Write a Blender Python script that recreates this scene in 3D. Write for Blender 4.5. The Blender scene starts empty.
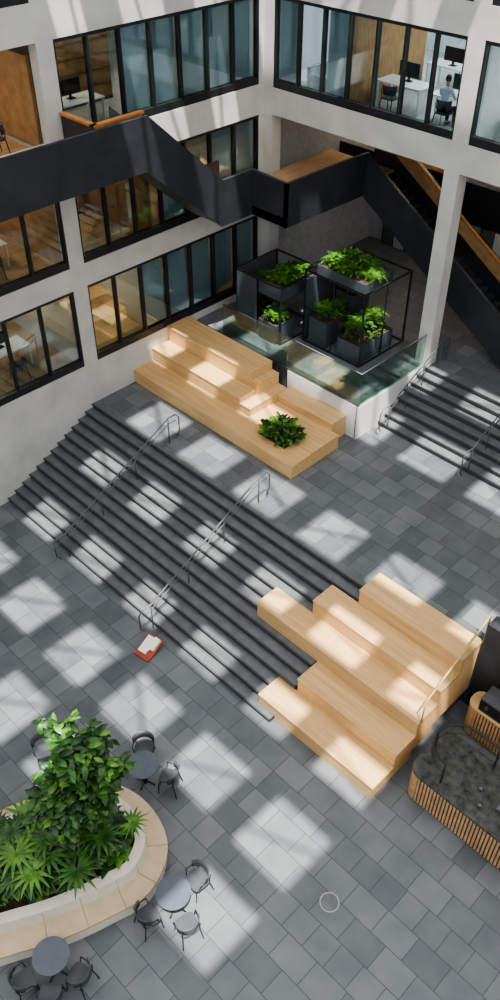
import bpy, math, random
from mathutils import Vector, Matrix
random.seed(7)
S=bpy.context.scene
try:
    S.view_settings.look='AgX - Medium High Contrast'
except Exception as e: print(e)
# ------------------------------------------------------------ materials
def newmat(name):
    m=bpy.data.materials.new(name); m.use_nodes=True
    nt=m.node_tree; return m,nt,nt.nodes,nt.links,nt.nodes['Principled BSDF']
def plain(name,col,rough=.5,metal=0,var=.12,scale=6,stretch=(1,1,1),bump=0,spec=.5):
    m,nt,N,L,b=newmat(name)
    b.inputs['Roughness'].default_value=rough; b.inputs['Metallic'].default_value=metal
    b.inputs['Specular IOR Level'].default_value=spec
    tc=N.new('ShaderNodeTexCoord'); mp=N.new('ShaderNodeMapping'); mp.inputs['Scale'].default_value=stretch
    nz=N.new('ShaderNodeTexNoise'); nz.inputs['Scale'].default_value=scale; nz.inputs['Detail'].default_value=5
    cr=N.new('ShaderNodeValToRGB')
    cr.color_ramp.elements[0].position=.3; cr.color_ramp.elements[1].position=.7
    cr.color_ramp.elements[0].color=tuple(c*(1-var) for c in col)+(1,)
    cr.color_ramp.elements[1].color=tuple(min(1,c*(1+var)) for c in col)+(1,)
    L.new(tc.outputs['Object'],mp.inputs[0]); L.new(mp.outputs[0],nz.inputs[0]); L.new(nz.outputs[0],cr.inputs[0]); L.new(cr.outputs[0],b.inputs['Base Color'])
    if bump:
        bp=N.new('ShaderNodeBump'); bp.inputs['Strength'].default_value=bump; bp.inputs['Distance'].default_value=.01
        L.new(nz.outputs[0],bp.inputs['Height']); L.new(bp.outputs[0],b.inputs['Normal'])
    return m
def tiles(name,c1,c2,mortar,bw,rh):
    m,nt,N,L,b=newmat(name)
    tc=N.new('ShaderNodeTexCoord'); br=N.new('ShaderNodeTexBrick')
    br.inputs['Scale'].default_value=1; br.inputs['Brick Width'].default_value=bw; br.inputs['Row Height'].default_value=rh
    br.inputs['Mortar Size'].default_value=.009; br.inputs['Mortar Smooth'].default_value=.1
    br.offset=.5; br.squash=.72; br.squash_frequency=3
    br.inputs['Color1'].default_value=c1+(1,); br.inputs['Color2'].default_value=c2+(1,); br.inputs['Mortar'].default_value=mortar+(1,)
    nz=N.new('ShaderNodeTexNoise'); nz.inputs['Scale'].default_value=1.3; nz.inputs['Detail'].default_value=9
    mx=N.new('ShaderNodeMix'); mx.data_type='RGBA'; mx.blend_type='MULTIPLY'; mx.inputs[0].default_value=1
    cr=N.new('ShaderNodeValToRGB'); cr.color_ramp.elements[0].position=.3; cr.color_ramp.elements[1].position=.72
    cr.color_ramp.elements[0].color=(.70,.72,.74,1); cr.color_ramp.elements[1].color=(1.0,1.0,1.0,1)
    L.new(tc.outputs['Object'],br.inputs[0]); L.new(tc.outputs['Object'],nz.inputs[0]); L.new(nz.outputs[0],cr.inputs[0])
    L.new(br.outputs[0],mx.inputs[6]); L.new(cr.outputs[0],mx.inputs[7]); L.new(mx.outputs[2],b.inputs['Base Color'])
    b.inputs['Roughness'].default_value=.42
    return m
def glass(name,tint,refl=.6,rough=.02):
    m,nt,N,L,b=newmat(name); N.remove(b); out=[n for n in N if n.type=='OUTPUT_MATERIAL'][0]
    t=N.new('ShaderNodeBsdfTransparent'); t.inputs[0].default_value=tint+(1,)
    g=N.new('ShaderNodeBsdfGlossy'); g.inputs['Roughness'].default_value=rough
    lw=N.new('ShaderNodeLayerWeight'); lw.inputs[0].default_value=.35
    mu=N.new('ShaderNodeMath'); mu.operation='MULTIPLY'; mu.inputs[1].default_value=refl
    mx=N.new('ShaderNodeMixShader')
    L.new(lw.outputs['Fresnel'],mu.inputs[0]); L.new(mu.outputs[0],mx.inputs[0]); L.new(t.outputs[0],mx.inputs[1]); L.new(g.outputs[0],mx.inputs[2]); L.new(mx.outputs[0],out.inputs[0])
    return m
def translucent(name,col,frac=.5,dcol=None):
    m,nt,N,L,b=newmat(name); out=[n for n in N if n.type=='OUTPUT_MATERIAL'][0]
    b.inputs['Base Color'].default_value=(dcol or col)+(1,); b.inputs['Roughness'].default_value=.8
    t=N.new('ShaderNodeBsdfTranslucent'); t.inputs[0].default_value=col+(1,)
    mx=N.new('ShaderNodeMixShader'); mx.inputs[0].default_value=frac
    L.new(b.outputs[0],mx.inputs[1]); L.new(t.outputs[0],mx.inputs[2]); L.new(mx.outputs[0],out.inputs[0])
    return m
def emit(name,col,st):
    m,nt,N,L,b=newmat(name); b.inputs['Emission Color'].default_value=col+(1,); b.inputs['Emission Strength'].default_value=st; return m
def leafmat(name,c1,c2):
    m,nt,N,L,b=newmat(name); out=[n for n in N if n.type=='OUTPUT_MATERIAL'][0]
    tc=N.new('ShaderNodeTexCoord'); nz=N.new('ShaderNodeTexNoise'); nz.inputs['Scale'].default_value=5
    cr=N.new('ShaderNodeValToRGB'); cr.color_ramp.elements[0].position=.35; cr.color_ramp.elements[1].position=.68
    cr.color_ramp.elements[0].color=c1+(1,); cr.color_ramp.elements[1].color=c2+(1,)
    L.new(tc.outputs['Object'],nz.inputs[0]); L.new(nz.outputs[0],cr.inputs[0]); L.new(cr.outputs[0],b.inputs['Base Color'])
    b.inputs['Roughness'].default_value=.42
    t=N.new('ShaderNodeBsdfTranslucent'); L.new(cr.outputs[0],t.inputs[0])
    mx=N.new('ShaderNodeMixShader'); mx.inputs[0].default_value=.18
    L.new(b.outputs[0],mx.inputs[1]); L.new(t.outputs[0],mx.inputs[2]); L.new(mx.outputs[0],out.inputs[0])
    return m
TILE=tiles('slate_tiles',(.105,.112,.119),(.18,.188,.195),(.06,.063,.066),.78,.6)
STONE=plain('stair_stone',(.115,.12,.125),.5,var=.2,scale=3)
RISER_SHADE=plain('stair_riser_shade',(.05,.052,.055),.6)  # darker than the treads: shadow on the risers painted into the colour
NOSE=plain('stair_nosing',(.045,.047,.05),.5)
CONC=plain('concrete',(.46,.45,.42),.8,var=.12,scale=1.2,bump=.2)
WHITE=plain('white_plaster',(.62,.61,.58),.7,var=.04)
BLACK=plain('black_steel',(.022,.024,.028),.42,var=.25,scale=2)
FRAME=plain('window_frame_black',(.012,.013,.014),.4)
OAK=plain('oak_planks',(.58,.365,.165),.5,var=.15,scale=2.2,stretch=(.35,6,6))
OAKD=plain('oak_edge',(.36,.22,.11),.55,var=.2,scale=3,stretch=(6,.5,6))
WARM=plain('warm_wood',(.36,.21,.10),.5,var=.25,scale=3,stretch=(1,5,1))
ORANGE=plain('handrail_wood',(.42,.17,.05),.45,var=.15)
STEEL=plain('brushed_steel',(.14,.14,.145),.4,.7)
DRAIN=plain('drain_rim',(.32,.32,.32),.5)
GLASS=glass('window_glass',(.82,.89,.90),.55)
BGLASS=glass('balustrade_glass',(.80,.90,.86),.4)
CGLASS=glass('clear_glass',(.93,.95,.93),.2)
BLIND=translucent('roller_blind',(.50,.57,.60),.3)
SOIL=plain('soil',(.06,.035,.02),.95,var=.5,scale=25,bump=.6)
BENCH=plain('bench_cream',(.64,.60,.51),.6,var=.06)
SEAT=plain('bench_seat_tan',(.50,.38,.245),.55,var=.08,scale=4)
LEAF=leafmat('leaf_green',(.016,.058,.009),(.055,.155,.020))
LEAF2=leafmat('leaf_dark',(.008,.028,.007),(.025,.08,.016))
LEAF3=leafmat('leaf_bright',(.05,.14,.015),(.14,.29,.04))
BARK=plain('bark',(.16,.10,.06),.9,var=.4,scale=14,bump=.5)
TABLE=plain('table_slate',(.075,.085,.11),.35)
CHAIR=plain('chair_grey',(.05,.055,.062),.45)
PLANTER=plain('planter_charcoal',(.05,.058,.066),.5)
MARBLE=plain('dark_marble',(.045,.044,.038),.25,var=.7,scale=7)
SLAT=plain('slat_oak',(.44,.27,.14),.55,var=.2,scale=5)
CARPET=plain('carpet',(.38,.38,.37),.95)
WOODFL=plain('wood_floor',(.46,.29,.15),.45,var=.2,scale=3,stretch=(4,.5,1))
GREYW=plain('grey_wall',(.30,.31,.32),.7)
LIGHTW=plain('light_wall',(.52,.55,.56),.7)
DARKW=plain('dark_wall',(.05,.055,.06),.7)
DESK=plain('desk_white',(.75,.75,.73),.4,var=.03)
SCREEN=plain('monitor_black',(.01,.01,.012),.2)
RED=plain('red_brown_board',(.34,.055,.025),.5)
PAPER=plain('paper_white',(.85,.83,.78),.7,var=.04)
BLUEF=plain('pale_blue_upholstery',(.35,.50,.55),.8)
BOOKS=plain('book_spines',(.35,.22,.16),.7,var=.9,scale=18,stretch=(4,4,.6))
SKIN=plain('skin',(.55,.33,.23),.5,var=.05)
HAIR=plain('hair_dark',(.03,.018,.012),.6,var=.3,scale=30)
SHIRT=plain('shirt_white',(.62,.64,.66),.85,var=.05)
TROUSER=plain('trousers_dark',(.03,.035,.05),.85)
ROOF=translucent('roof_fill_diffuser',(.86,.88,.90),.44,(.5,.5,.5))  # unseen roof panels made translucent to add soft light from above
FILL=emit('fill_warm',(1,.86,.68),18)  # glow for the added interior fill bars
FILLC=emit('fill_neutral',(.93,.97,1),36)
# ------------------------------------------------------------ mesh builder
class M:
    def __init__(s,name): s.n=name;s.v=[];s.f=[];s.fm=[];s.sm=[];s.mats=[];s.T=Matrix.Identity(4)
    def add(s,vs,fs,mat,smooth=False):
        if mat not in s.mats: s.mats.append(mat)
        k=s.mats.index(mat); o=len(s.v)
        for v in vs: s.v.append(s.T@Vector(v))
        for f in fs: s.f.append([i+o for i in f]); s.fm.append(k); s.sm.append(smooth)
    def box(s,x0,x1,y0,y1,z0,z1,mat):
        if x0>x1:x0,x1=x1,x0
        if y0>y1:y0,y1=y1,y0
        if z0>z1:z0,z1=z1,z0
        s.add([(x0,y0,z0),(x1,y0,z0),(x1,y1,z0),(x0,y1,z0),(x0,y0,z1),(x1,y0,z1),(x1,y1,z1),(x0,y1,z1)],
          [(0,3,2,1),(4,5,6,7),(0,1,5,4),(1,2,6,5),(2,3,7,6),(3,0,4,7)],mat)
    def prism(s,pts,z0,z1,mat,side=None,smooth=False):
        n=len(pts); v=[(p[0],p[1],z0) for p in pts]+[(p[0],p[1],z1) for p in pts]
        s.add(v,[list(range(n))[::-1],list(range(n,2*n))],mat)
        s.add(v,[(i,(i+1)%n,n+(i+1)%n,n+i) for i in range(n)],side or mat,smooth)
    def ring(s,po,pi,z0,z1,top,outer,inner):
        n=len(po)
        v=[(p[0],p[1],z0) for p in po]+[(p[0],p[1],z1) for p in po]+[(p[0],p[1],z0) for p in pi]+[(p[0],p[1],z1) for p in pi]
        q=lambda a,b:[(a*n+i,a*n+(i+1)%n,b*n+(i+1)%n,b*n+i) for i in range(n)]
        s.add(v,q(0,1),outer,True); s.add(v,q(1,3),top); s.add(v,q(3,2),inner,True)
    def plate(s,ax,c,th,pts,mat):
        n=len(pts)
        if ax=='x': v=[(c,a,b) for a,b in pts]+[(c+th,a,b) for a,b in pts]
        else: v=[(a,c,b) for a,b in pts]+[(a,c+th,b) for a,b in pts]
        s.add(v,[list(range(n)),list(range(n,2*n))[::-1]]+[(i,(i+1)%n,n+(i+1)%n,n+i) for i in range(n)],mat)
    def cyl(s,x,y,z0,z1,r,mat,n=24,r2=None):
        r2=r if r2 is None else r2
        v=[(x+r*math.cos(2*math.pi*i/n),y+r*math.sin(2*math.pi*i/n),z0) for i in range(n)]+[(x+r2*math.cos(2*math.pi*i/n),y+r2*math.sin(2*math.pi*i/n),z1) for i in range(n)]
        s.add(v,[list(range(n))[::-1],list(range(n,2*n))],mat); s.add(v,[(i,(i+1)%n,n+(i+1)%n,n+i) for i in range(n)],mat,True)
    def ball(s,c,r,mat,n=16,m=10,shape=None):
        vs=[];fs=[]
        for j in range(m+1):
            t=math.pi*j/m
            for i in range(n):
                a=2*math.pi*i/n; p=Vector((math.sin(t)*math.cos(a),math.sin(t)*math.sin(a),math.cos(t)))
                if shape: p=shape(p)
                vs.append((c[0]+r[0]*p.x,c[1]+r[1]*p.y,c[2]+r[2]*p.z))
        for j in range(m):
            for i in range(n): fs.append((j*n+i,j*n+(i+1)%n,(j+1)*n+(i+1)%n,(j+1)*n+i))
        s.add(vs,fs,mat,True)
    def tube(s,pts,r,mat,n=8,rend=None,closed=False):
        P=[Vector(p) for p in pts]; m=len(P); vs=[];up=None
        for i in range(m):
            if closed: d=P[(i+1)%m]-P[i-1]
            else: d=(P[min(i+1,m-1)]-P[max(i-1,0)])
            d.normalize()
            if up is None: up=d.orthogonal().normalized()
            else:
                up=up-d*up.dot(d)
                up=up.normalized() if up.length>1e-5 else d.orthogonal().normalized()
            w=d.cross(up); rr=r if rend is None else r+(rend-r)*i/(m-1)
            for k in range(n):
                a=2*math.pi*k/n; vs.append(P[i]+(up*math.cos(a)+w*math.sin(a))*rr)
        fs=[]
        for i in range(m if closed else m-1):
            j=(i+1)%m
            for k in range(n): fs.append((i*n+k,i*n+(k+1)%n,j*n+(k+1)%n,j*n+k))
        if not closed: fs.append(list(range(n))[::-1]); fs.append(list(range((m-1)*n,m*n)))
        s.add(vs,fs,mat,True)
    def leaf(s,base,az,el,ln,w,mat,droop=.9,fold=.25,seg=4):
        p=Vector(base); vs=[]; side=Vector((-math.sin(az),math.cos(az),0)); e=el
        prof=[.15,.8,1,.7,.06] if seg==4 else [.15,1,.6,.05]
        for i in range(seg+1):
            d=Vector((math.cos(az)*math.cos(e),math.sin(az)*math.cos(e),math.sin(e)))
            nrm=side.cross(d)*-1
            ww=w*.5*prof[i]
            vs+= [p+side*ww+nrm*ww*fold*-1, p, p-side*ww+nrm*ww*fold*-1]
            p=p+d*ln/seg; e-=droop/seg
        fs=[]
        for i in range(seg):
            a=i*3; fs+=[(a,a+1,a+4,a+3),(a+1,a+2,a+5,a+4)]
        s.add(vs,fs,mat,True)
    def done(s,loc=(0,0,0),rot=0,bevel=0,parent=None):
        me=bpy.data.meshes.new(s.n); me.from_pydata([tuple(v) for v in s.v],[],s.f)
        for m in s.mats: me.materials.append(m)
        me.polygons.foreach_set('material_index',s.fm); me.polygons.foreach_set('use_smooth',s.sm); me.update()
        o=bpy.data.objects.new(s.n,me); S.collection.objects.link(o); o.location=loc; o.rotation_euler=(0,0,rot)
        if bevel:
            b=o.modifiers.new('bevel','BEVEL'); b.width=bevel; b.segments=2; b.limit_method='ANGLE'
        if parent: o.parent=parent
        return o
def boxobj(name,x0,x1,y0,y1,z0,z1,mat,bevel=0):
    m=M(name); m.box(x0,x1,y0,y1,z0,z1,mat); return m.done(bevel=bevel)
# ------------------------------------------------------------ ground levels
XW=-19.6; YB=20.2
UP=2.0; L3=3.2
boxobj('floor_lower',-26,14,-14,27,-.3,0,TILE)
boxobj('floor_upper_plaza',XW,14,12.6,27,0,UP,TILE)
boxobj('floor_terrace',XW,-12.36,17.0,27,UP,L3,TILE)
boxobj('floor_gallery',-12.36,14,20.45,27,UP,L3,TILE)
m=M('wall_terrace_base'); m.box(-15.2,-12.33,16.9,17.0,UP,L3-.002,WHITE); m.box(-12.36,-12.28,16.9,20.4,UP,L3-.002,WHITE); m.done()
def stairs(name,x0,x1,y0,z0,n,r,t):
    m=M(name)
    for i in range(n):
        ya=y0+i*t; yb=ya+t; zt=z0+(i+1)*r
        m.box(x0,x1,ya+.012,yb+.012 if i<n-1 else yb,z0,zt-.001,RISER_SHADE)
        m.box(x0,x1,ya-.02,yb,zt-.035,zt,STONE)
        m.box(x0,x1,ya-.024,ya+.02,zt-.04,zt+.003,NOSE)
    return m.done()
stairs('main_staircase',XW+.005,-8.0,8.68,0,13,UP/13,(12.6-8.68)/13)
stairs('terrace_staircase',-12.27,4,18.0,UP,8,(L3-UP)/8,2.45/8)
def bleach(name,blocks):
    m=M(name)
    for (xa,xb,ya,yb,zb,zt) in blocks:
        m.box(xa,xb,ya,yb,zb,zt-.05,OAK)
        m.box(xa-.015,xb+.015,ya-.015,yb,zt-.05,zt,OAK)
        n=max(1,round((xb-xa)/2.4))
        for k in range(1,n):
            x=xa+(xb-xa)*k/n; m.box(x-.004,x+.004,ya-.017,yb,zt-.051,zt+.001,OAKD)
        m.box(xa-.015,xb+.015,(ya+yb)/2-.004,(ya+yb)/2+.004,zt-.05,zt+.001,OAKD)
    return m
m=bleach('wooden_bleacher',[(-8.55,-4.95,8.86,9.62,0,.48),(-7.95,-4.95,9.62,10.37,0,.96),(-10.1,-4.95,10.37,11.12,.3,1.44),(-8.85,-4.95,11.12,11.87,.6,1.92),(-8.0,-4.95,11.87,12.68,.6,2.4)])
m.done(bevel=.008)
m=M('bleacher_glass_balustrade')
m.plate('x',-4.93,.02,[(10.42,1.44),(11.1,1.44),(11.1,1.92),(11.85,1.92),(11.85,2.4),(12.65,2.4),(12.65,3.35),(10.42,2.25)],CGLASS)
m.tube([(-4.92,10.42,1.44),(-4.92,10.42,2.25),(-4.92,12.65,3.35),(-4.92,12.65,2.4)],.02,OAK)
m.done()
m=bleach('terrace_bleacher',[(XW+.02,-12.4,14.1,14.95,UP,2.48),(XW+.02,-15.4,14.95,15.65,UP,2.96),(XW+.02,-15.6,15.65,16.6,UP,3.50),
   (-15.4,-14.95,14.95,16.6,UP,2.80),(-15.6,-15.3,15.65,16.6,UP,3.2),(-14.95,-12.4,14.95,16.2,UP,2.50),(-14.95,-12.7,16.2,16.88,UP,2.74)])
m.done(bevel=.008)
m=M('terrace_glass_balustrade')
for a,b in [(-18.2,-16.8),(-16.78,-15.3),(-15.28,-13.8),(-13.78,-12.33)]: m.box(a,b,16.93,16.95,L3,4.35,BGLASS)
for a,b in [(16.95,18.1),(18.12,19.25),(19.27,20.1)]: m.box(-12.32,-12.30,a,b,L3,4.35,BGLASS)
m.tube([(-18.2,16.94,4.36),(-12.31,16.94,4.36),(-12.31,20.1,4.36)],.018,STEEL)
m.box(-18.2,-12.3,16.91,16.97,L3,L3+.06,STEEL)
m.done()
def rail(name,x,y0,z0,y1,z1,ext=.45):
    m=M(name); h=.95; R=.02
    pts=[(x,y0-ext,z0+.12),(x,y0-ext-.12,z0+.3),(x,y0-ext-.12,z0+h-.15),(x,y0-ext,z0+h),(x,y0,z0+h),(x,y1,z1+h),(x,y1+ext,z1+h),(x,y1+ext+.12,z1+h-.15),(x,y1+ext+.12,z1+.3),(x,y1+ext,z1+.12)]
    m.tube(pts,R,STEEL)
    m.tube([(x,y0-ext,z0+.74),(x,y0,z0+.74),(x,y1,z1+.74),(x,y1+ext,z1+.74)],.012,STEEL)
    n=4
    for i in range(n):
        t=i/(n-1); y=y0+(y1-y0)*t; z=z0+(z1-z0)*t
        m.tube([(x,y,z-.05 if 0<t<1 else z),(x,y,z+h)],.017,STEEL)
    m.done()
rail('stair_handrail',-16.2,8.6,0,12.7,UP,.3); rail('stair_handrail',-12.35,8.6,0,12.7,UP,.3)
rail('stair_handrail',-11.9,18.0,UP,20.4,L3,.35); rail('stair_handrail',-8.9,18.0,UP,20.4,L3,.35); rail('stair_handrail',-5.5,18.0,UP,20.4,L3,.35)
# ------------------------------------------------------------ facades
def F(face,s0,s1,d0,d1,z0,z1):
    if face=='L': return (XW-d1,XW-d0,s0,s1,z0,z1)
    return (s0,s1,YB+d0,YB+d1,z0,z1)
def wb(m,face,s0,s1,d0,d1,z0,z1,mat): m.box(*F(face,s0,s1,d0,d1,z0,z1),mat)
wn=[0]
def window(face,s0,s1,z0,z1,n,blinds=(),dark=.22):
    wn[0]+=1; m=M('window_%d'%wn[0]); f=.055
    wb(m,face,s0,s1,.02,.20,z0,z0+dark,FRAME); wb(m,face,s0,s1,.02,.20,z1-.09,z1,FRAME)
    w=(s1-s0)/n
    for i in range(n+1):
        c=s0+i*w; c=min(max(c,s0+f/2),s1-f/2)
        wb(m,face,c-f/2,c+f/2,.02,.20,z0+dark,z1-.09,FRAME)
    wb(m,face,s0,s1,.10,.115,z0+dark,z1-.09,GLASS)
    for i in blinds: wb(m,face,s0+i*w+f,s0+(i+1)*w-f,.24,.25,z0+.1+random.choice([0,0,.3]),z1-.1,BLIND)
    m.done()
ZR=[(3.45,6.05),(6.75,9.3),(10.2,12.65),(13.5,16.2),(17.0,19.5)]
m=M('wall_left')
prev=0
for z0,z1 in ZR:
    m.box(XW-.35,XW,-4,YB+.3,prev,z0,CONC); prev=z1
m.box(XW-.35,XW,-4,YB+.3,prev,20.5,CONC)
for z0,z1 in ZR:
    for c,w in [(-3.8,.2),(4.9,.25),(12.5,.25),(20.25,.25)]:
        m.box(XW-.35,XW,c-w,c+w,z0,z1,CONC)
m.done()
for k,(z0,z1) in enumerate(ZR):
    if k==2: window('L',12.75,20.0,z0,z1,7,(2,3,4,5,6))
    elif k==0:
        window('L',5.15,12.25,z0,z1,6,()); window('L',12.75,20.0,z0,z1,7,(2,3,4,5,6))
    elif k==1:
        window('L',5.15,12.25,z0,z1,6,(3,)); window('L',12.75,20.0,z0,z1,7,(3,5,6))
    else:
        window('L',5.15,12.25,z0,z1,5,(1,)); window('L',12.75,20.0,z0,z1,6,())
    if k!=2: window('L',-3.6,4.65,z0,z1,6,(1,2))
m=M('wall_back')
for a,b in [(9.35,10.15),(12.65,13.4),(16.2,17.0),(19.5,20.5)]: m.box(XW,10,YB,YB+.4,a,b,CONC)
for z0,z1 in [(10.15,12.65),(13.4,16.2),(17.0,19.5)]:
    for c in (XW+.15,-12.3,-5.0,2.3,9.75): m.box(c-.25,c+.25,YB,YB+.4,z0,z1,CONC)
m.done()
for k,(z0,z1) in enumerate([(10.15,12.65),(13.4,16.2),(17.0,19.5)]):
    window('B',XW+.4,-12.55,z0,z1,7,(0,2) if k==0 else (1,2)); window('B',-12.05,-5.25,z0,z1,6,(4,)); window('B',-4.75,2.05,z0,z1,6,(4,))
for i,c in enumerate((-19.45,-12.4,-5.0,2.3)):
    boxobj('concrete_column',c-.24,c+.24,YB-.02,YB+.42,L3,9.35,CONC)
m=M('floor_slabs_left')
for z,mt in [(3.2,WOODFL),(6.5,WOODFL),(9.9,CARPET),(13.2,CARPET),(16.7,CARPET),(20.2,CARPET)]:
    m.box(-27,XW-.35,-4,YB+.3,z-.3,z-.02,CONC); m.box(-27,XW-.35,-4,YB+.3,z-.02,z,mt)
m.box(-26.9,XW-.35,4,12.25,9.9,9.93,WOODFL)
m.done()
m=M('wall_room_left')
m.box(-27.3,-27,-4,YB+.3,2.9,20.2,LIGHTW)
for z0,z1,c,mt in [(3.2,6.2,12.5,WHITE),(6.5,9.6,12.5,WARM),(9.9,12.9,12.6,DARKW),(13.2,16.4,12.5,DARKW),(3.2,6.2,5,WHITE),(6.5,9.6,5,WHITE),(6.5,9.6,15.6,WARM),(3.2,6.2,15.4,WHITE)]:
    m.box(-27,XW-.4,c-.08,c+.08,z0,z1,mt)
m.box(-27.3,XW-.4,YB+.1,YB+.3,2.9,20.2,LIGHTW)
m.box(-22.6,-20.4,12.40,12.50,9.93,12.2,WARM)
m.box(-24.2,-24.0,12.7,15.5,6.5,9.4,WARM); m.box(-23.2,-23,5.1,10.6,9.93,12.7,DARKW); m.box(-24.2,-24,9,12.3,6.5,9.4,WARM)
m.done()
m=M('indoor_timber_steps')
for i in range(5): m.box(-20.4-.75*(i+1),-20.4-.75*i,12.75,15.2,3.2,3.4+.35*i,OAK)
m.done()
m=M('floor_slabs_back')
for z in (9.9,13.2,16.7,20.2):
    m.box(XW,10,YB+.4,28,z-.3,z-.02,CONC); m.box(XW,10,YB+.4,28,z-.02,z,CARPET)
m.done()
m=M('wall_room_back')
m.box(XW,10,28,28.3,9.6,20.2,LIGHTW)
m.box(-16.8,-16.7,YB+.5,24.5,9.9,12.9,WARM); m.box(-12.4,-12.2,YB+.5,28,9.9,12.9,WHITE)
m.done()
m=M('wall_gallery')
m.box(XW-.35,14,26.5,26.8,L3,9.6,GREYW)
m.box(XW-.35,XW,YB+.5,26.5,L3,9.6,GREYW)
m.box(XW,-16.2,26.3,26.49,6.6,9.6,WARM); m.box(-12.0,-2,26.3,26.49,6.6,9.6,WARM); m.box(-11.0,-4,26.3,26.49,L3,5.9,WARM)
m.done()
m=M('floor_gallery_upper'); m.box(XW,14,24.2,26.25,6.2,6.5,DARKW); m.box(XW,14,24.2,26.25,6.5,6.52,WOODFL); m.box(XW,14,24.15,24.2,6.2,7.5,FRAME); m.done()
for i,x in enumerate((-18.3,-16.6,-14.0,-12.0)):
    m=M('door_%d'%(i+1)); m.box(x-.6,x+.6,26.32,26.48,L3,5.5,FRAME); m.box(x-.52,x-.03,26.27,26.32,L3+.03,5.42,DARKW); m.box(x+.03,x+.52,26.27,26.32,L3+.03,5.42,GREYW)
    m.tube([(x-.1,26.22,4.0),(x-.1,26.22,4.5)],.015,STEEL); m.done()
def fillbar(x0,x1,y0,y1,z,mt=None):
    m=M('ceiling_fill_light'); m.box(x0,x1,y0,y1,z-.05,z,mt or FILL); m.box(x0-.03,x1+.03,y0-.03,y1+.03,z-.02,z+.04,FRAME); m.done()  # glowing bar added under the ceiling to brighten the interior
for z in (6.1,9.5,12.8):
    for y in (7,10.5,14,17.5): fillbar(-24.5,-21,y-.14,y+.14,z)
for x in (-18,-14.5,-10.5,-7.5): fillbar(x-.15,x+.15,21.5,27,12.8,FILLC)
for x in (-18,-15,-10,-6): fillbar(x-.15,x+.15,23.9,26,9.5)
for x in (-17,-13,-9): fillbar(x-.7,x+.7,25.0,25.2,6.1)
# ------------------------------------------------------------ furniture
def chair_mesh(name,col=CHAIR):
    m=M(name)
    n=20; pts=[]
    for i in range(n):
        a=2*math.pi*i/n; c,s_=math.cos(a),math.sin(a)
        pts.append((.22*abs(c)**.5*(1 if c>0 else -1),.21*abs(s_)**.5*(1 if s_>0 else -1)))
    m.prism(pts,.43,.455,col)
    vs=[];k=13
    for zz,rr in ((.56,.235),(.80,.25)):
        for d in (0,.018):
            for i in range(k):
                a=math.radians(15+150*i/(k-1)); vs.append(((rr+d)*math.cos(a),(rr+d)*math.sin(a)-.01,zz+ (.015 if d==0 else 0)))
    fs=[]
    for i in range(k-1):
        fs+= [(i,i+1,2*k+i+1,2*k+i),(k+i,3*k+i,3*k+i+1,k+i+1),(2*k+i,2*k+i+1,3*k+i+1,3*k+i),(i,k+i,k+i+1,i+1)]
    m.add(vs,fs,col,True)
    for sx in (-1,1):
        m.tube([(sx*.21,-.2,0),(sx*.19,-.17,.44)],.014,FRAME)
        m.tube([(sx*.23,.24,0),(sx*.19,.17,.44),(sx*.20,.2,.72)],.014,FRAME)
        m.tube([(sx*.19,-.17,.42),(sx*.19,.17,.42)],.012,FRAME)
        m.tube([(sx*.215,-.12,.44),(sx*.25,-.1,.64),(sx*.235,.08,.66)],.013,FRAME)
    return m
def chair(x,y,rot,z=0,name='cafe_chair',col=CHAIR): return chair_mesh(name,col).done((x,y,z),rot)
def table(x,y,z=0,r=.36,name='round_cafe_table'):
    m=M(name); m.cyl(0,0,.72,.745,r,TABLE,40); m.cyl(0,0,.715,.722,r-.02,FRAME,40); m.cyl(0,0,.03,.72,.03,FRAME,16)
    for k in range(4):
        a=k*math.pi/2+.4; m.tube([(0,0,.06),(.25*math.cos(a),.25*math.sin(a),.015)],.018,FRAME)
    m.cyl(0,0,0,.05,.06,FRAME,16); m.cyl(0,0,.69,.715,.09,FRAME,16); m.done((x,y,z))
table(-8.95,5.5); table(-6.3,4.1); table(-7.05,1.65)
def cpos(tx,ty,ang,d=.6):
    a=math.radians(ang); chair(tx+d*math.cos(a),ty+d*math.sin(a),a-math.pi/2)
cpos(-8.95,5.5,140); cpos(-8.95,5.5,30)
cpos(-6.3,4.1,85); cpos(-6.3,4.1,-15); cpos(-6.3,4.1,-100)
cpos(-7.05,1.65,20); cpos(-7.05,1.65,-40); cpos(-7.05,1.65,-100)
chair(-11.05,4.2,1.2)
def desk(x,y,z,rot=0):
    m=M('office_desk'); m.box(-.8,.8,-.4,.4,.70,.735,DESK)
    for sx in (-.75,.75):
        for sy in (-.35,.35): m.box(sx-.025,sx+.025,sy-.025,sy+.025,0,.7,DESK)
    m.box(-.35,.35,.1,.13,.85,1.25,SCREEN); m.box(-.03,.03,.1,.16,.735,.9,SCREEN); m.box(-.12,.12,.02,.2,.735,.75,SCREEN)
    m.box(-.25,.2,-.25,-.1,.735,.75,PAPER)
    m.done((x,y,z),rot)
for x in (-15.6,-13.7,-11.2,-9.4,-7.0):
    desk(x,22.1,9.9); chair(x,21.4,math.pi,9.9,'office_chair'); desk(x,24.6,9.9,math.pi); chair(x,25.4,0,9.9,'office_chair')
for y in (6.5,8.6,10.6):
    desk(-21.6,y,3.2,math.pi/2); chair(-20.8,y,-math.pi/2,3.2,'office_chair'); desk(-21.8,y,6.5,math.pi/2); chair(-21.0,y,-math.pi/2,6.5,'office_chair')
def sofa(x,y,z,rot):
    m=M('lounge_sofa'); m.box(-.9,.9,-.4,.4,.12,.42,BLUEF); m.box(-.9,.9,.25,.42,.42,.8,BLUEF)
    for sx in (-.9,.78): m.box(sx,sx+.12,-.4,.3,.42,.6,BLUEF)
    for sx in (-.8,.8):
        for sy in (-.3,.3): m.box(sx-.03,sx+.03,sy-.03,sy+.03,0,.12,FRAME)
    m.done((x,y,z),rot,bevel=.03)
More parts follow.
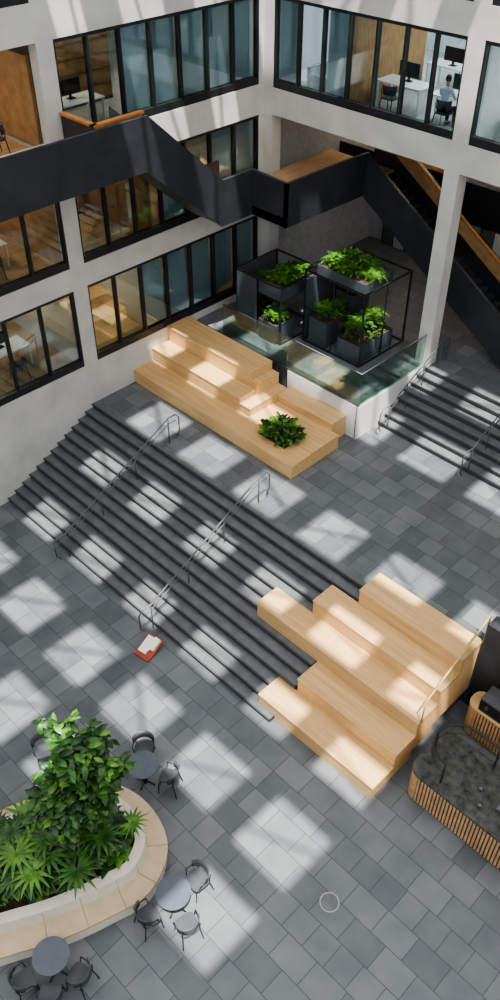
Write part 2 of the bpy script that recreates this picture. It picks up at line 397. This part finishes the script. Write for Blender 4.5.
sofa(-18.2,22.0,9.9,math.pi/2); sofa(-17.8,24.2,9.9,0)
def shelf(x,y,z,rot,w=2.2,h=2.1):
    m=M('bookshelf'); m.box(-w/2,w/2,-.17,.17,0,.05,WARM)
    for k in range(6): m.box(-w/2,w/2,-.17,.17,.05+k*(h-.05)/5.0,.08+k*(h-.05)/5.0,WARM)
    for k in range(4): xx=-w/2+k*w/3; m.box(xx-.015,xx+.015,-.17,.17,0,h+.03,WARM)
    m.box(-w/2,w/2,.15,.17,0,h,WARM)
    for k in range(5):
        for j in range(3): m.box(-w/2+j*w/3+.05,-w/2+(j+.85)*w/3,-.1,.12,.09+k*(h-.05)/5,.09+k*(h-.05)/5+.28,BOOKS)
    m.done((x,y,z),rot)
shelf(-23.2,14.2,6.5,-math.pi/2); shelf(-23,10,3.2,-math.pi/2)
shelf(-15.2,27.6,9.9,0); shelf(-10,27.6,9.9,0); shelf(-22.8,15.5,9.9,-math.pi/2)
for y in (8.2,9.6,10.8): table(-21.2,y,9.93,.35,'bar_table'); chair(-20.7,y+.5,0,9.93,'bar_chair')
for y in (17,18.6): table(-21.3,y,3.2,.4)
desk(-21.2,14.2,9.9,math.pi/2)
# ------------------------------------------------------------ seated office worker behind the upper glass
def skinmesh(name,verts,edges,radii,mat,parent,root=0):
    me=bpy.data.meshes.new(name); me.from_pydata(verts,edges,[]); me.materials.append(mat)
    o=bpy.data.objects.new(name,me); S.collection.objects.link(o); o.parent=parent
    md=o.modifiers.new('skin','SKIN'); md.use_smooth_shade=True
    if not me.skin_vertices: 
        bpy.context.view_layer.update()
    for i,sv in enumerate(me.skin_vertices[0].data):
        r=radii[i]; sv.radius=(r,r) if not isinstance(r,tuple) else r; sv.use_root=(i==root)
    sb=o.modifiers.new('sub','SUBSURF'); sb.levels=1; sb.render_levels=2
    return o
try:
    P0=bpy.data.objects.new('seated_person',None); S.collection.objects.link(P0)
    V=[(0,.06,.54),(0,.08,.72),(0,.06,.92),(0,.04,1.06),(0,.02,1.13)]; E=[(0,1),(1,2),(2,3),(3,4)]; R_=[(.15,.11),(.135,.10),(.16,.11),(.15,.09),(.055,.055)]
    for s_ in (-1,1):
        b=len(V); V+=[(s_*.18,.04,1.05),(s_*.23,-.06,.86),(s_*.17,-.28,.785)]; E+=[(3,b),(b,b+1),(b+1,b+2)]; R_+=[.06,.045,.034]
    skinmesh('shirt_torso',V,E,R_,SHIRT,P0)
    V=[(0,.06,.53)];E=[];R_=[(.15,.11)]
    for s_ in (-1,1):
        b=len(V); V+=[(s_*.10,.0,.53),(s_*.12,-.38,.52),(s_*.12,-.39,.30),(s_*.12,-.38,.10)]; E+=[(0,b),(b,b+1),(b+1,b+2),(b+2,b+3)]; R_+=[.085,.065,.055,.04]
    skinmesh('trouser_legs',V,E,R_,TROUSER,P0)
    for s_ in (-1,1):
        V=[(s_*.17,-.27,.785),(s_*.155,-.31,.775),(s_*.145,-.36,.772)];E=[(0,1),(1,2)];R_=[.024,(.034,.018),(.038,.016)]
        for k,(dx,l) in enumerate(((-.030,.060),(-.010,.075),(.010,.070),(.028,.055))):
            b=len(V); V+=[(s_*.143+dx,-.385,.778),(s_*.143+dx*1.2,-.385-l*.5,.776),(s_*.143+dx*1.2,-.385-l,.760)]; E+=[(2,b),(b,b+1),(b+1,b+2)]; R_+=[.010,.009,.008]
        b=len(V); V+=[(s_*.12,-.335,.772),(s_*.105,-.365,.768)]; E+=[(1,b),(b,b+1)]; R_+=[.011,.009]
        skinmesh('hand',V,E,R_,SKIN,P0)
    m=M('head_and_shoes')
    hd=lambda p: Vector((p.x*(1-.22*max(0,-p.z)),p.y*(1-.1*max(0,-p.z))-.12*max(0,-p.z)*.5,p.z))
    m.tube([(0,.03,1.08),(0,.01,1.22)],.052,SKIN,12)
    m.ball((0,-.005,1.31),(.075,.095,.115),SKIN,20,14,hd)
    m.ball((0,.016,1.335),(.083,.095,.105),HAIR,20,14,lambda p: Vector((p.x,max(p.y,-.55),max(p.z,-.55))))
    m.ball((0,-.102,1.295),(.012,.018,.02),SKIN,8,6)
    for s_ in (-1,1):
        m.ball((s_*.077,.0,1.30),(.01,.02,.032),SKIN,8,6); m.ball((s_*.028,-.09,1.315),(.011,.007,.007),PAPER,8,6); m.ball((s_*.028,-.096,1.315),(.005,.003,.005),SCREEN,8,6)
        m.ball((s_*.12,-.44,.045),(.042,.13,.045),FRAME,14,8)
    m.box(-.02,.02,-.098,-.092,1.258,1.264,RED)
    m.done(parent=P0)
    P0.location=(-13.7,21.42,9.9); P0.rotation_euler=(0,0,math.pi)
except Exception as e: print('person',e)
# ------------------------------------------------------------ black zig-zag stair
m=M('black_steel_gallery_stair')
th=.10
m.plate('x',-17.8-th,th,[(0,10.97),(14.1,10.97),(16.7,8.6),(18,8.6),(18,7.22),(16.62,7.22),(13.92,9.58),(0,9.58)],BLACK)
m.plate('y',18-th,th,[(-17.8,8.6),(-16.4,8.55),(-16.4,7.2),(-17.8,7.22)],BLACK)
m.plate('x',-16.4-th,th,[(18-th,8.55),(21.7,8.5),(21.7,7.15),(18-th,7.2)],BLACK)
m.plate('y',21.7-th,th,[(-16.4,8.5),(-9.75,4.35),(-8.3,4.35),(-8.3,3.2),(-10.2,3.2),(-16.4,7.1)],BLACK)
m.plate('y',23.3,th,[(-17.4,8.5),(-16.4,8.5),(-9.75,4.35),(-8.3,4.35),(-8.3,3.2),(-10.2,3.2),(-16.6,7.1),(-17.4,7.1)],BLACK)
m.plate('y',23.26,.035,[(-17.4,8.5),(-16.4,8.5),(-9.75,4.35),(-8.3,4.35),(-8.3,3.9),(-9.9,3.9),(-16.5,8.0),(-17.4,8.0)],WARM)
m.plate('x',-19.3,.06,[(14.0,10.9),(16.7,8.5),(17.9,8.5),(17.9,7.4),(16.62,7.4),(13.92,9.7)],BLACK)
m.plate('y',21.7,1.56,[(-16.4,7.22),(-10.1,3.24),(-9.9,3.24),(-16.4,7.35)],BLACK)
m.plate('x',-19.24,1.34,[(13.9,9.60),(16.65,7.24),(16.65,7.34),(13.9,9.70)],BLACK)
m.tube([(-19.2,23.2,8.52),(-16.4,23.2,8.52),(-9.75,23.2,4.42),(-8.3,23.2,4.42)],.05,ORANGE)
m.tube([(-16.55,18.1,8.2),(-16.55,21.7,8.15)],.03,ORANGE)
m.tube([(-16.4,21.78,8.1),(-9.75,21.78,4.0)],.03,ORANGE)
m.box(XW+.02,-17.85,0,14.0,9.60,9.80,BLACK); m.box(XW+.02,-17.9,0,14.0,9.80,9.88,WOODFL)
for i in range(14):
    y=14.0+i*2.65/14; z=9.88-(i+1)*2.3/14; m.box(-19.24,-17.9,y,y+.22,z-.1,z,DARKW)
m.box(-19.3,-17.9,16.65,18,7.24,7.5,WOODFL); m.box(-19.3,-16.5,17.9,23.3,7.24,7.45,BLACK); m.box(-19.3,-16.5,17.9,23.3,7.45,7.5,WOODFL)
for i in range(24):
    x=-16.4+i*6.6/24; z=7.45-(i+1)*4.2/24; m.box(x,x+.3,21.72,23.28,z-.12,z,DARKW)
m.box(-19.58,-18.2,12.66,12.74,9.88,10.92,BLACK); m.box(-19.58,-18.14,12.62,12.78,10.92,10.98,ORANGE)
m.box(-18.24,-18.16,12.7,14.2,9.88,10.92,WARM); m.box(-18.28,-18.12,12.62,14.25,10.92,10.98,ORANGE)
m.done()
# ------------------------------------------------------------ plants
def mound(m,cx,cy,z,rx,ry,h,n,ln,mats,w=.45):
    for i in range(n):
        a=random.uniform(0,2*math.pi); r=math.sqrt(random.random())
        x=cx+rx*r*math.cos(a)*.8; y=cy+ry*r*math.sin(a)*.8
        hz=z+h*(1-r*r*.6)*random.uniform(.3,1)
        l=ln*random.uniform(.7,1.2)
        m.leaf((x,y,hz),a+random.uniform(-1.2,1.2),random.uniform(.1,1.1),l,l*w*random.uniform(.8,1.2),random.choice(mats),droop=random.uniform(.8,1.8))
    for i in range(max(4,n//8)):
        a=random.uniform(0,2*math.pi); r=random.random()*.7
        m.tube([(cx+rx*r*.4*math.cos(a),cy+ry*r*.4*math.sin(a),z-.05),(cx+rx*r*math.cos(a),cy+ry*r*math.sin(a),z+h*.7)],.01,LEAF2,5)
def fern(m,cx,cy,z,R,n=16):
    for i in range(n):
        az=6.283*i/n+random.uniform(-.2,.2); el=random.uniform(.5,1.2); p=Vector((cx,cy,z)); e=el; L_=R*random.uniform(.8,1.15)
        for k in range(9):
            d=Vector((math.cos(az)*math.cos(e),math.sin(az)*math.cos(e),math.sin(e)))
            q=p+d*L_/9; l=.13*R/.5*(1-k/10)*1.3
            for sd in (-1,1): m.leaf(q,az+sd*1.15,e*.4,l,l*.32,LEAF3 if (i+k)%3 else LEAF,droop=.5,seg=3)
            p=q; e-=.22
m=M('potted_foliage_plant'); m.box(-14.2,-13.1,14.55,15.35,2.49,2.52,SOIL); mound(m,-13.6,14.95,2.52,.78,.6,.5,200,.26,[LEAF,LEAF3,LEAF2]); fern(m,-13.9,14.8,2.7,.45); m.done()
def trough(m,x0,x1,y0,y1,z0,z1):
    t=.03
    m.box(x0,x1,y0,y0+t,z0,z1,PLANTER);m.box(x0,x1,y1-t,y1,z0,z1,PLANTER);m.box(x0,x0+t,y0+t,y1-t,z0,z1,PLANTER);m.box(x1-t,x1,y0+t,y1-t,z0,z1,PLANTER)
    m.box(x0+t,x1-t,y0+t,y1-t,z0,z1-.06,SOIL)
def framebox(m,x0,x1,y0,y1,z0,z1,r=.025):
    for x in (x0,x1):
        for y in (y0,y1): m.box(x-r,x+r,y-r,y+r,z0,z1,FRAME)
    for z in (z1-r,z0+r):
        for y in (y0,y1): m.box(x0,x1,y-r,y+r,z-r,z+r,FRAME)
        for x in (x0,x1): m.box(x-r,x+r,y0,y1,z-r,z+r,FRAME)
MX=[LEAF3,LEAF,LEAF3,LEAF2]
m=M('steel_planter_frame')
framebox(m,-16.1,-13.7,18.6,20.9,L3,5.75)
trough(m,-16.05,-14.1,19.1,20.5,5.35,5.75); mound(m,-15.1,19.8,5.75,1.0,.8,.42,240,.22,MX)
for k in range(7): fern(m,-15.8+.27*k,19.3+random.random()*1.0,5.85,.52,13)
trough(m,-14.7,-13.8,18.7,20.4,L3,3.85); mound(m,-14.25,19.5,3.85,.55,.9,.7,170,.22,MX)
trough(m,-15.95,-15.2,18.7,19.9,L3,4.1); mound(m,-15.6,19.3,4.1,.5,.6,.45,100,.22,MX)
trough(m,-15.95,-15.2,20.0,20.85,L3,4.6); mound(m,-15.6,20.4,4.6,.45,.45,.35,60,.24,MX)
fern(m,-14.3,19.0,4.3,.6); fern(m,-15.5,19.1,4.4,.55); fern(m,-14.2,19.8,4.5,.6); fern(m,-15.5,19.7,4.4,.45)
m.box(-16.12,-16.09,18.6,20.9,L3,5.35,PLANTER)
for x,y in ((-14.9,18.6),(-13.7,19.7)): m.box(x-.015,x+.015,y-.015,y+.015,L3,5.7,FRAME)
m.box(-16.1,-13.7,18.58,18.62,4.42,4.46,FRAME)
m.done()
m=M('steel_planter_frame')
framebox(m,-18.4,-16.4,17.8,19.7,L3,5.3)
m.box(-18.42,-18.36,17.8,19.6,L3,5.3,PLANTER); m.box(-18.4,-17.5,17.78,17.82,L3,5.2,PLANTER)
trough(m,-17.5,-16.5,17.9,19.6,4.7,5.1); mound(m,-17.0,18.8,5.1,.6,.95,.4,190,.22,MX)
fern(m,-16.9,18.3,5.2,.55); fern(m,-17.1,19.3,5.2,.55); fern(m,-17.0,18.8,5.3,.5)
trough(m,-17.3,-16.5,17.7,18.6,L3,3.9); mound(m,-16.9,18.1,3.9,.4,.4,.5,80,.22,MX); fern(m,-16.8,18.0,4.1,.5)
mound(m,-17.9,18.4,3.4,.35,.5,1.6,90,.26,[LEAF2,LEAF]); fern(m,-18.0,18.6,4.9,.4)
m.done()
# ------------------------------------------------------------ curved planter bench
def smooth_closed(P,k=10):
    n=len(P); out=[]
    for i in range(n):
        p0,p1,p2,p3=[Vector(P[(i+j-1)%n]) for j in range(4)]
        for s in range(k):
            t=s/k; out.append(.5*((2*p1)+(p2-p0)*t+(2*p0-5*p1+4*p2-p3)*t*t+(3*p1-p0-3*p2+p3)*t**3))
    return out
def offset(P,d):
    n=len(P); A=sum(P[i].x*P[(i+1)%n].y-P[(i+1)%n].x*P[i].y for i in range(n))
    sg=1 if A>0 else -1; out=[]
    for i in range(n):
        t=(P[(i+2)%n]-P[i-2]).normalized(); nrm=Vector((-t.y,t.x))*sg; out.append(P[i]+nrm*d)
    return out
O=smooth_closed([(-7.85,.9),(-7.3,1.95),(-6.95,2.9),(-6.75,3.85),(-7.25,4.75),(-8.3,5.05),(-9.3,4.75),(-9.95,3.9),(-10.4,2.8),(-10.9,1.2),(-11.3,-.5),(-10.2,-1.8),(-8.7,-.9)])
m=M('curved_planter_bench')
m.ring(offset(O,.04),offset(O,.5),0,.40,BENCH,BENCH,BENCH)
m.ring(O,offset(O,.44),.40,.46,SEAT,SEAT,SEAT)
b1=offset(O,.44); b2=offset(O,.66)
m.ring(b1,b2,.40,.90,BENCH,BENCH,BENCH)
m.prism([(p.x,p.y) for p in b2],.6,.72,SOIL)
for i in range(0,len(O),8):
    a,b=O[i],b1[i]; m.tube([(a.x,a.y,.463),(b.x,b.y,.463),(b.x,b.y,.90)],.006,OAKD,4)
m.done()
m=M('indoor_tree')
C0=Vector((-8.55,3.45,0))
def grow(p,d,l,r,depth):
    q=p+d*l
    mid=p+d*l*.5+Vector((random.uniform(-.05,.05),random.uniform(-.05,.05),0))
    m.tube([p,mid,q],r,BARK,7,rend=r*.6)
    if depth<=1:
        for i in range(26):
            t=random.uniform(.1,1.05); b=p.lerp(q,t)
            az=random.uniform(0,6.28); ln=random.uniform(.18,.34)
            m.leaf(b+Vector((random.uniform(-.1,.1),random.uniform(-.1,.1),random.uniform(-.1,.15))),az,random.uniform(-.4,.9),ln,ln*.46,random.choice([LEAF,LEAF,LEAF3,LEAF2,LEAF2]),droop=random.uniform(.6,1.8))
    if depth>0:
        for k in range(3):
            nd=(d+Vector((random.uniform(-.7,.7),random.uniform(-.7,.7),random.uniform(-.05,.5))))
            h=q-C0; h.z=0
            nd=(nd-h*.55).normalized()
            grow(q,nd,l*.70*random.uniform(.8,1.2),r*.62,depth-1)
for bx,by,hh in ((-8.65,3.6,1.35),(-8.2,3.2,.95),(-8.7,3.1,1.0),(-8.2,3.8,.9)):
    grow(Vector((bx,by,.7)),Vector((random.uniform(-.12,.12),random.uniform(-.12,.12),1)).normalized(),hh,.055,3)
m.done()
m=M('planter_understory_plants')
def fan(x,y,z,az,R):
    hh=random.uniform(.35,.9)
    c=Vector((x+.3*math.cos(az),y+.3*math.sin(az),z+hh))
    m.tube([(x,y,z),(x+.12*math.cos(az),y+.12*math.sin(az),z+hh*.6),c],.01,LEAF2,5)
    mt=random.choice([LEAF,LEAF,LEAF3,LEAF2])
    for k in range(14):
        a=az-2.6+5.2*k/13; m.leaf(c,a,.3,R*random.uniform(.85,1.1),R*.17,mt,droop=1.2,seg=3)
def inside(x,y,P):
    c=False; n=len(P)
    for i in range(n):
        a,b=P[i],P[i-1]
        if (a.y>y)!=(b.y>y) and x<(b.x-a.x)*(y-a.y)/(b.y-a.y)+a.x: c=not c
    return c
inn=offset(O,.85); cnt=0
while cnt<240:
    x=random.uniform(-11.3,-6.8); y=random.uniform(-1.8,5)
    if not inside(x,y,inn): continue
    cnt+=1; az=random.uniform(0,6.28)
    if random.random()<.5: fan(x,y,.72,az,random.uniform(.34,.6))
    else:
        z0=.75+random.random()*.4
        for k in range(8):
            a=az+k*.8; l=random.uniform(.28,.48); m.leaf((x,y,z0),a,random.uniform(.4,1.1),l,l*.45,random.choice([LEAF,LEAF2,LEAF3]),droop=1.6)
m.done()
# ------------------------------------------------------------ counters at right
def rrect(x0,x1,y0,y1,r,k=8):
    P=[]
    for cx,cy,a0 in ((x1-r,y0+r,-90),(x1-r,y1-r,0),(x0+r,y1-r,90),(x0+r,y0+r,180)):
        for i in range(k+1):
            a=math.radians(a0+90*i/k); P.append(Vector((cx+r*math.cos(a),cy+r*math.sin(a))))
    return P
def resample(P,step):
    out=[];n=len(P)
    for i in range(n):
        a,b=P[i],P[(i+1)%n]; l=(b-a).length; k=max(1,int(round(l/step)))
        if l<step*.3: continue
        for j in range(k): out.append((a.lerp(b,(j+.5)/k),(b-a).normalized()))
    return out
def counter(name,x0,x1,y0,y1,r,h,top):
    m=M(name); P=rrect(x0,x1,y0,y1,r); I=rrect(x0+.05,x1-.05,y0+.05,y1-.05,max(r-.05,.05))
    m.prism([(p.x,p.y) for p in I],0,h-.05,FRAME)
    m.prism([(p.x,p.y) for p in P],h-.05,h,top)
    for c,d in resample(I,.085):
        m.T=Matrix.Translation((c.x,c.y,0))@Matrix.Rotation(math.atan2(d.y,d.x),4,'Z'); m.box(-.028,.028,-.035,.0,.06,h-.06,SLAT)
    m.T=Matrix.Identity(4); return m
m=counter('slatted_cafe_counter',-4.55,3,9.5,11.0,.30,1.06,MARBLE)
m.box(-1.9,-1.2,10.1,10.6,1.06,1.45,FRAME); m.box(-2.6,-2.3,10.0,10.2,1.06,1.2,STEEL)
for x,y in ((-3.1,10.2),(-2.9,9.85)): m.cyl(x,y,1.06,1.14,.04,STEEL,16)
P=rrect(-4.4,3,9.75,10.9,.57)
path=[Vector((3,10.9))]+[p for p in P if p.x<-3.3]
m.tube([(p.x,p.y,1.8) for p in path],.028,FRAME)
m.tube([(p.x,p.y,1.45) for p in path],.013,FRAME)
for p in (path[-1],path[len(path)//2],Vector((-3.2,10.9)),Vector((-1.8,10.9)),Vector((-.4,10.9))): m.tube([(p.x,p.y,1.06),(p.x,p.y,1.8)],.022,FRAME)
m.done()
counter('slatted_back_counter',-4.6,3,11.85,12.45,.25,1.1,OAK).done()
m=M('wall_plaza_edge'); m.box(-4.9,12,12.58,12.95,0,3.1,BLACK); m.done()
m=M('plaza_edge_balustrade'); m.box(-4.8,3,12.76,12.78,3.1,4.1,CGLASS); m.tube([(-4.8,12.77,4.1),(3,12.77,4.1)],.02,STEEL); m.done()
m=M('plaza_edge_planter'); trough(m,-3.9,0,13.3,13.9,UP,2.8); mound(m,-3.3,13.6,2.8,.45,.28,.5,90,.26,[LEAF3,LEAF]); m.done()
m=M('espresso_machine'); m.box(-.4,.4,-.25,.25,.05,.45,FRAME); m.box(-.38,.38,-.3,.2,.45,.5,STEEL); m.box(-.4,.4,-.25,.25,0,.03,STEEL)
for x in (-.2,.2): m.cyl(x,-.28,.22,.3,.035,STEEL)
m.done((-3.9,12.15,1.1))
m=M('information_floor_board')
m.T=Matrix.Rotation(.35,4,'X')
m.box(-.25,.25,-.33,.33,.10,.14,RED); m.box(-.2,.05,-.22,.27,.14,.19,PAPER); m.box(.03,.2,-.05,.3,.14,.24,PAPER); m.box(-.25,.25,-.35,-.31,.08,.2,RED)
m.box(-.15,.1,-.1,.1,.19,.23,PAPER)
m.T=Matrix.Identity(4); m.tube([(0,-.2,0),(0,-.2,.08)],.03,FRAME); m.tube([(0,.25,0),(0,.25,.2)],.03,FRAME)
m.done((-11.85,8.08,0),.15)
m=M('floor_drain_cover'); n=36
m.ring([Vector((.21*math.cos(i/n*6.283),.21*math.sin(i/n*6.283))) for i in range(n)],[Vector((.185*math.cos(i/n*6.283),.185*math.sin(i/n*6.283))) for i in range(n)],0,.006,DRAIN,STEEL,STEEL)
m.cyl(0,0,0,.003,.18,STONE,n); m.done((-4.1,6.45,0))
# ------------------------------------------------------------ roof skylights
Lx,Ly=.28,-.20; ZT=22.0
px,py=2.43,2.3
m=M('roof_skylight_grid')
def q(x0,x1,y0,y1): m.add([(x0,y0,ZT),(x1,y0,ZT),(x1,y1,ZT),(x0,y1,ZT)],[(0,1,2,3)],ROOF)
def is_open(i,j):
    if j<-1 : return False
    if j==-1: return i in (0,1,3)
    if j<=3 and i<-2: return False
    if j==0: return i<=3
    if j in (1,2): return i<=3
    if j==4: return i<=-1
    if i>5: return False
    return True
for i in range(-7,12):
    for j in range(-7,14):
        cx=-13.0+px*i+Lx*ZT; cy=6.7+py*j+Ly*ZT
        a,b,c,d=cx-px/2,cx+px/2,cy-py/2,cy+py/2
        if is_open(i,j):
            ow,oh=(1.62,1.5) if j in (-1,0,3,5) else (1.45,1.0)
            k1,k2=random.uniform(.88,1),random.uniform(.88,1)
            e,f,g,h=cx-ow/2*k1,cx+ow/2*k1,cy-oh/2*k2,cy+oh/2*k2
            q(a,e,c,d);q(f,b,c,d);q(e,f,c,g);q(e,f,h,d)
            rr=random.random()
            if rr<.35: m.tube([(e,g+random.uniform(0,.5),ZT+.1),(f,h-random.uniform(0,.5),ZT+.1)],.06,CONC,6)
            elif rr<.8: m.tube([(e,h-random.uniform(0,.4),ZT+.2),(f,g+random.uniform(.0,.5),ZT+.2)],.06,CONC,6)
        else: q(a,b,c,d)
m.done()
sun=bpy.data.lights.new('sun','SUN'); sun.energy=14.5; sun.angle=math.radians(.7); sun.color=(1,.975,.93)
so=bpy.data.objects.new('sun',sun); S.collection.objects.link(so); so.location=(5,-5,40)
so.rotation_euler=Vector((Lx,Ly,1)).to_track_quat('Z','Y').to_euler()
w=bpy.data.worlds.new('world'); S.world=w; w.use_nodes=True
bg=w.node_tree.nodes['Background']; bg.inputs[0].default_value=(.90,.94,1,1); bg.inputs[1].default_value=1.0
# ------------------------------------------------------------ camera
cam=bpy.data.cameras.new('camera'); co=bpy.data.objects.new('camera',cam); S.collection.objects.link(co); S.camera=co
co.location=(0,0,18); p=math.radians(41.9); co.rotation_euler=(math.pi/2-p,0,math.radians(45))
cam.sensor_fit='AUTO'; cam.sensor_width=36; cam.lens=36*840/1000
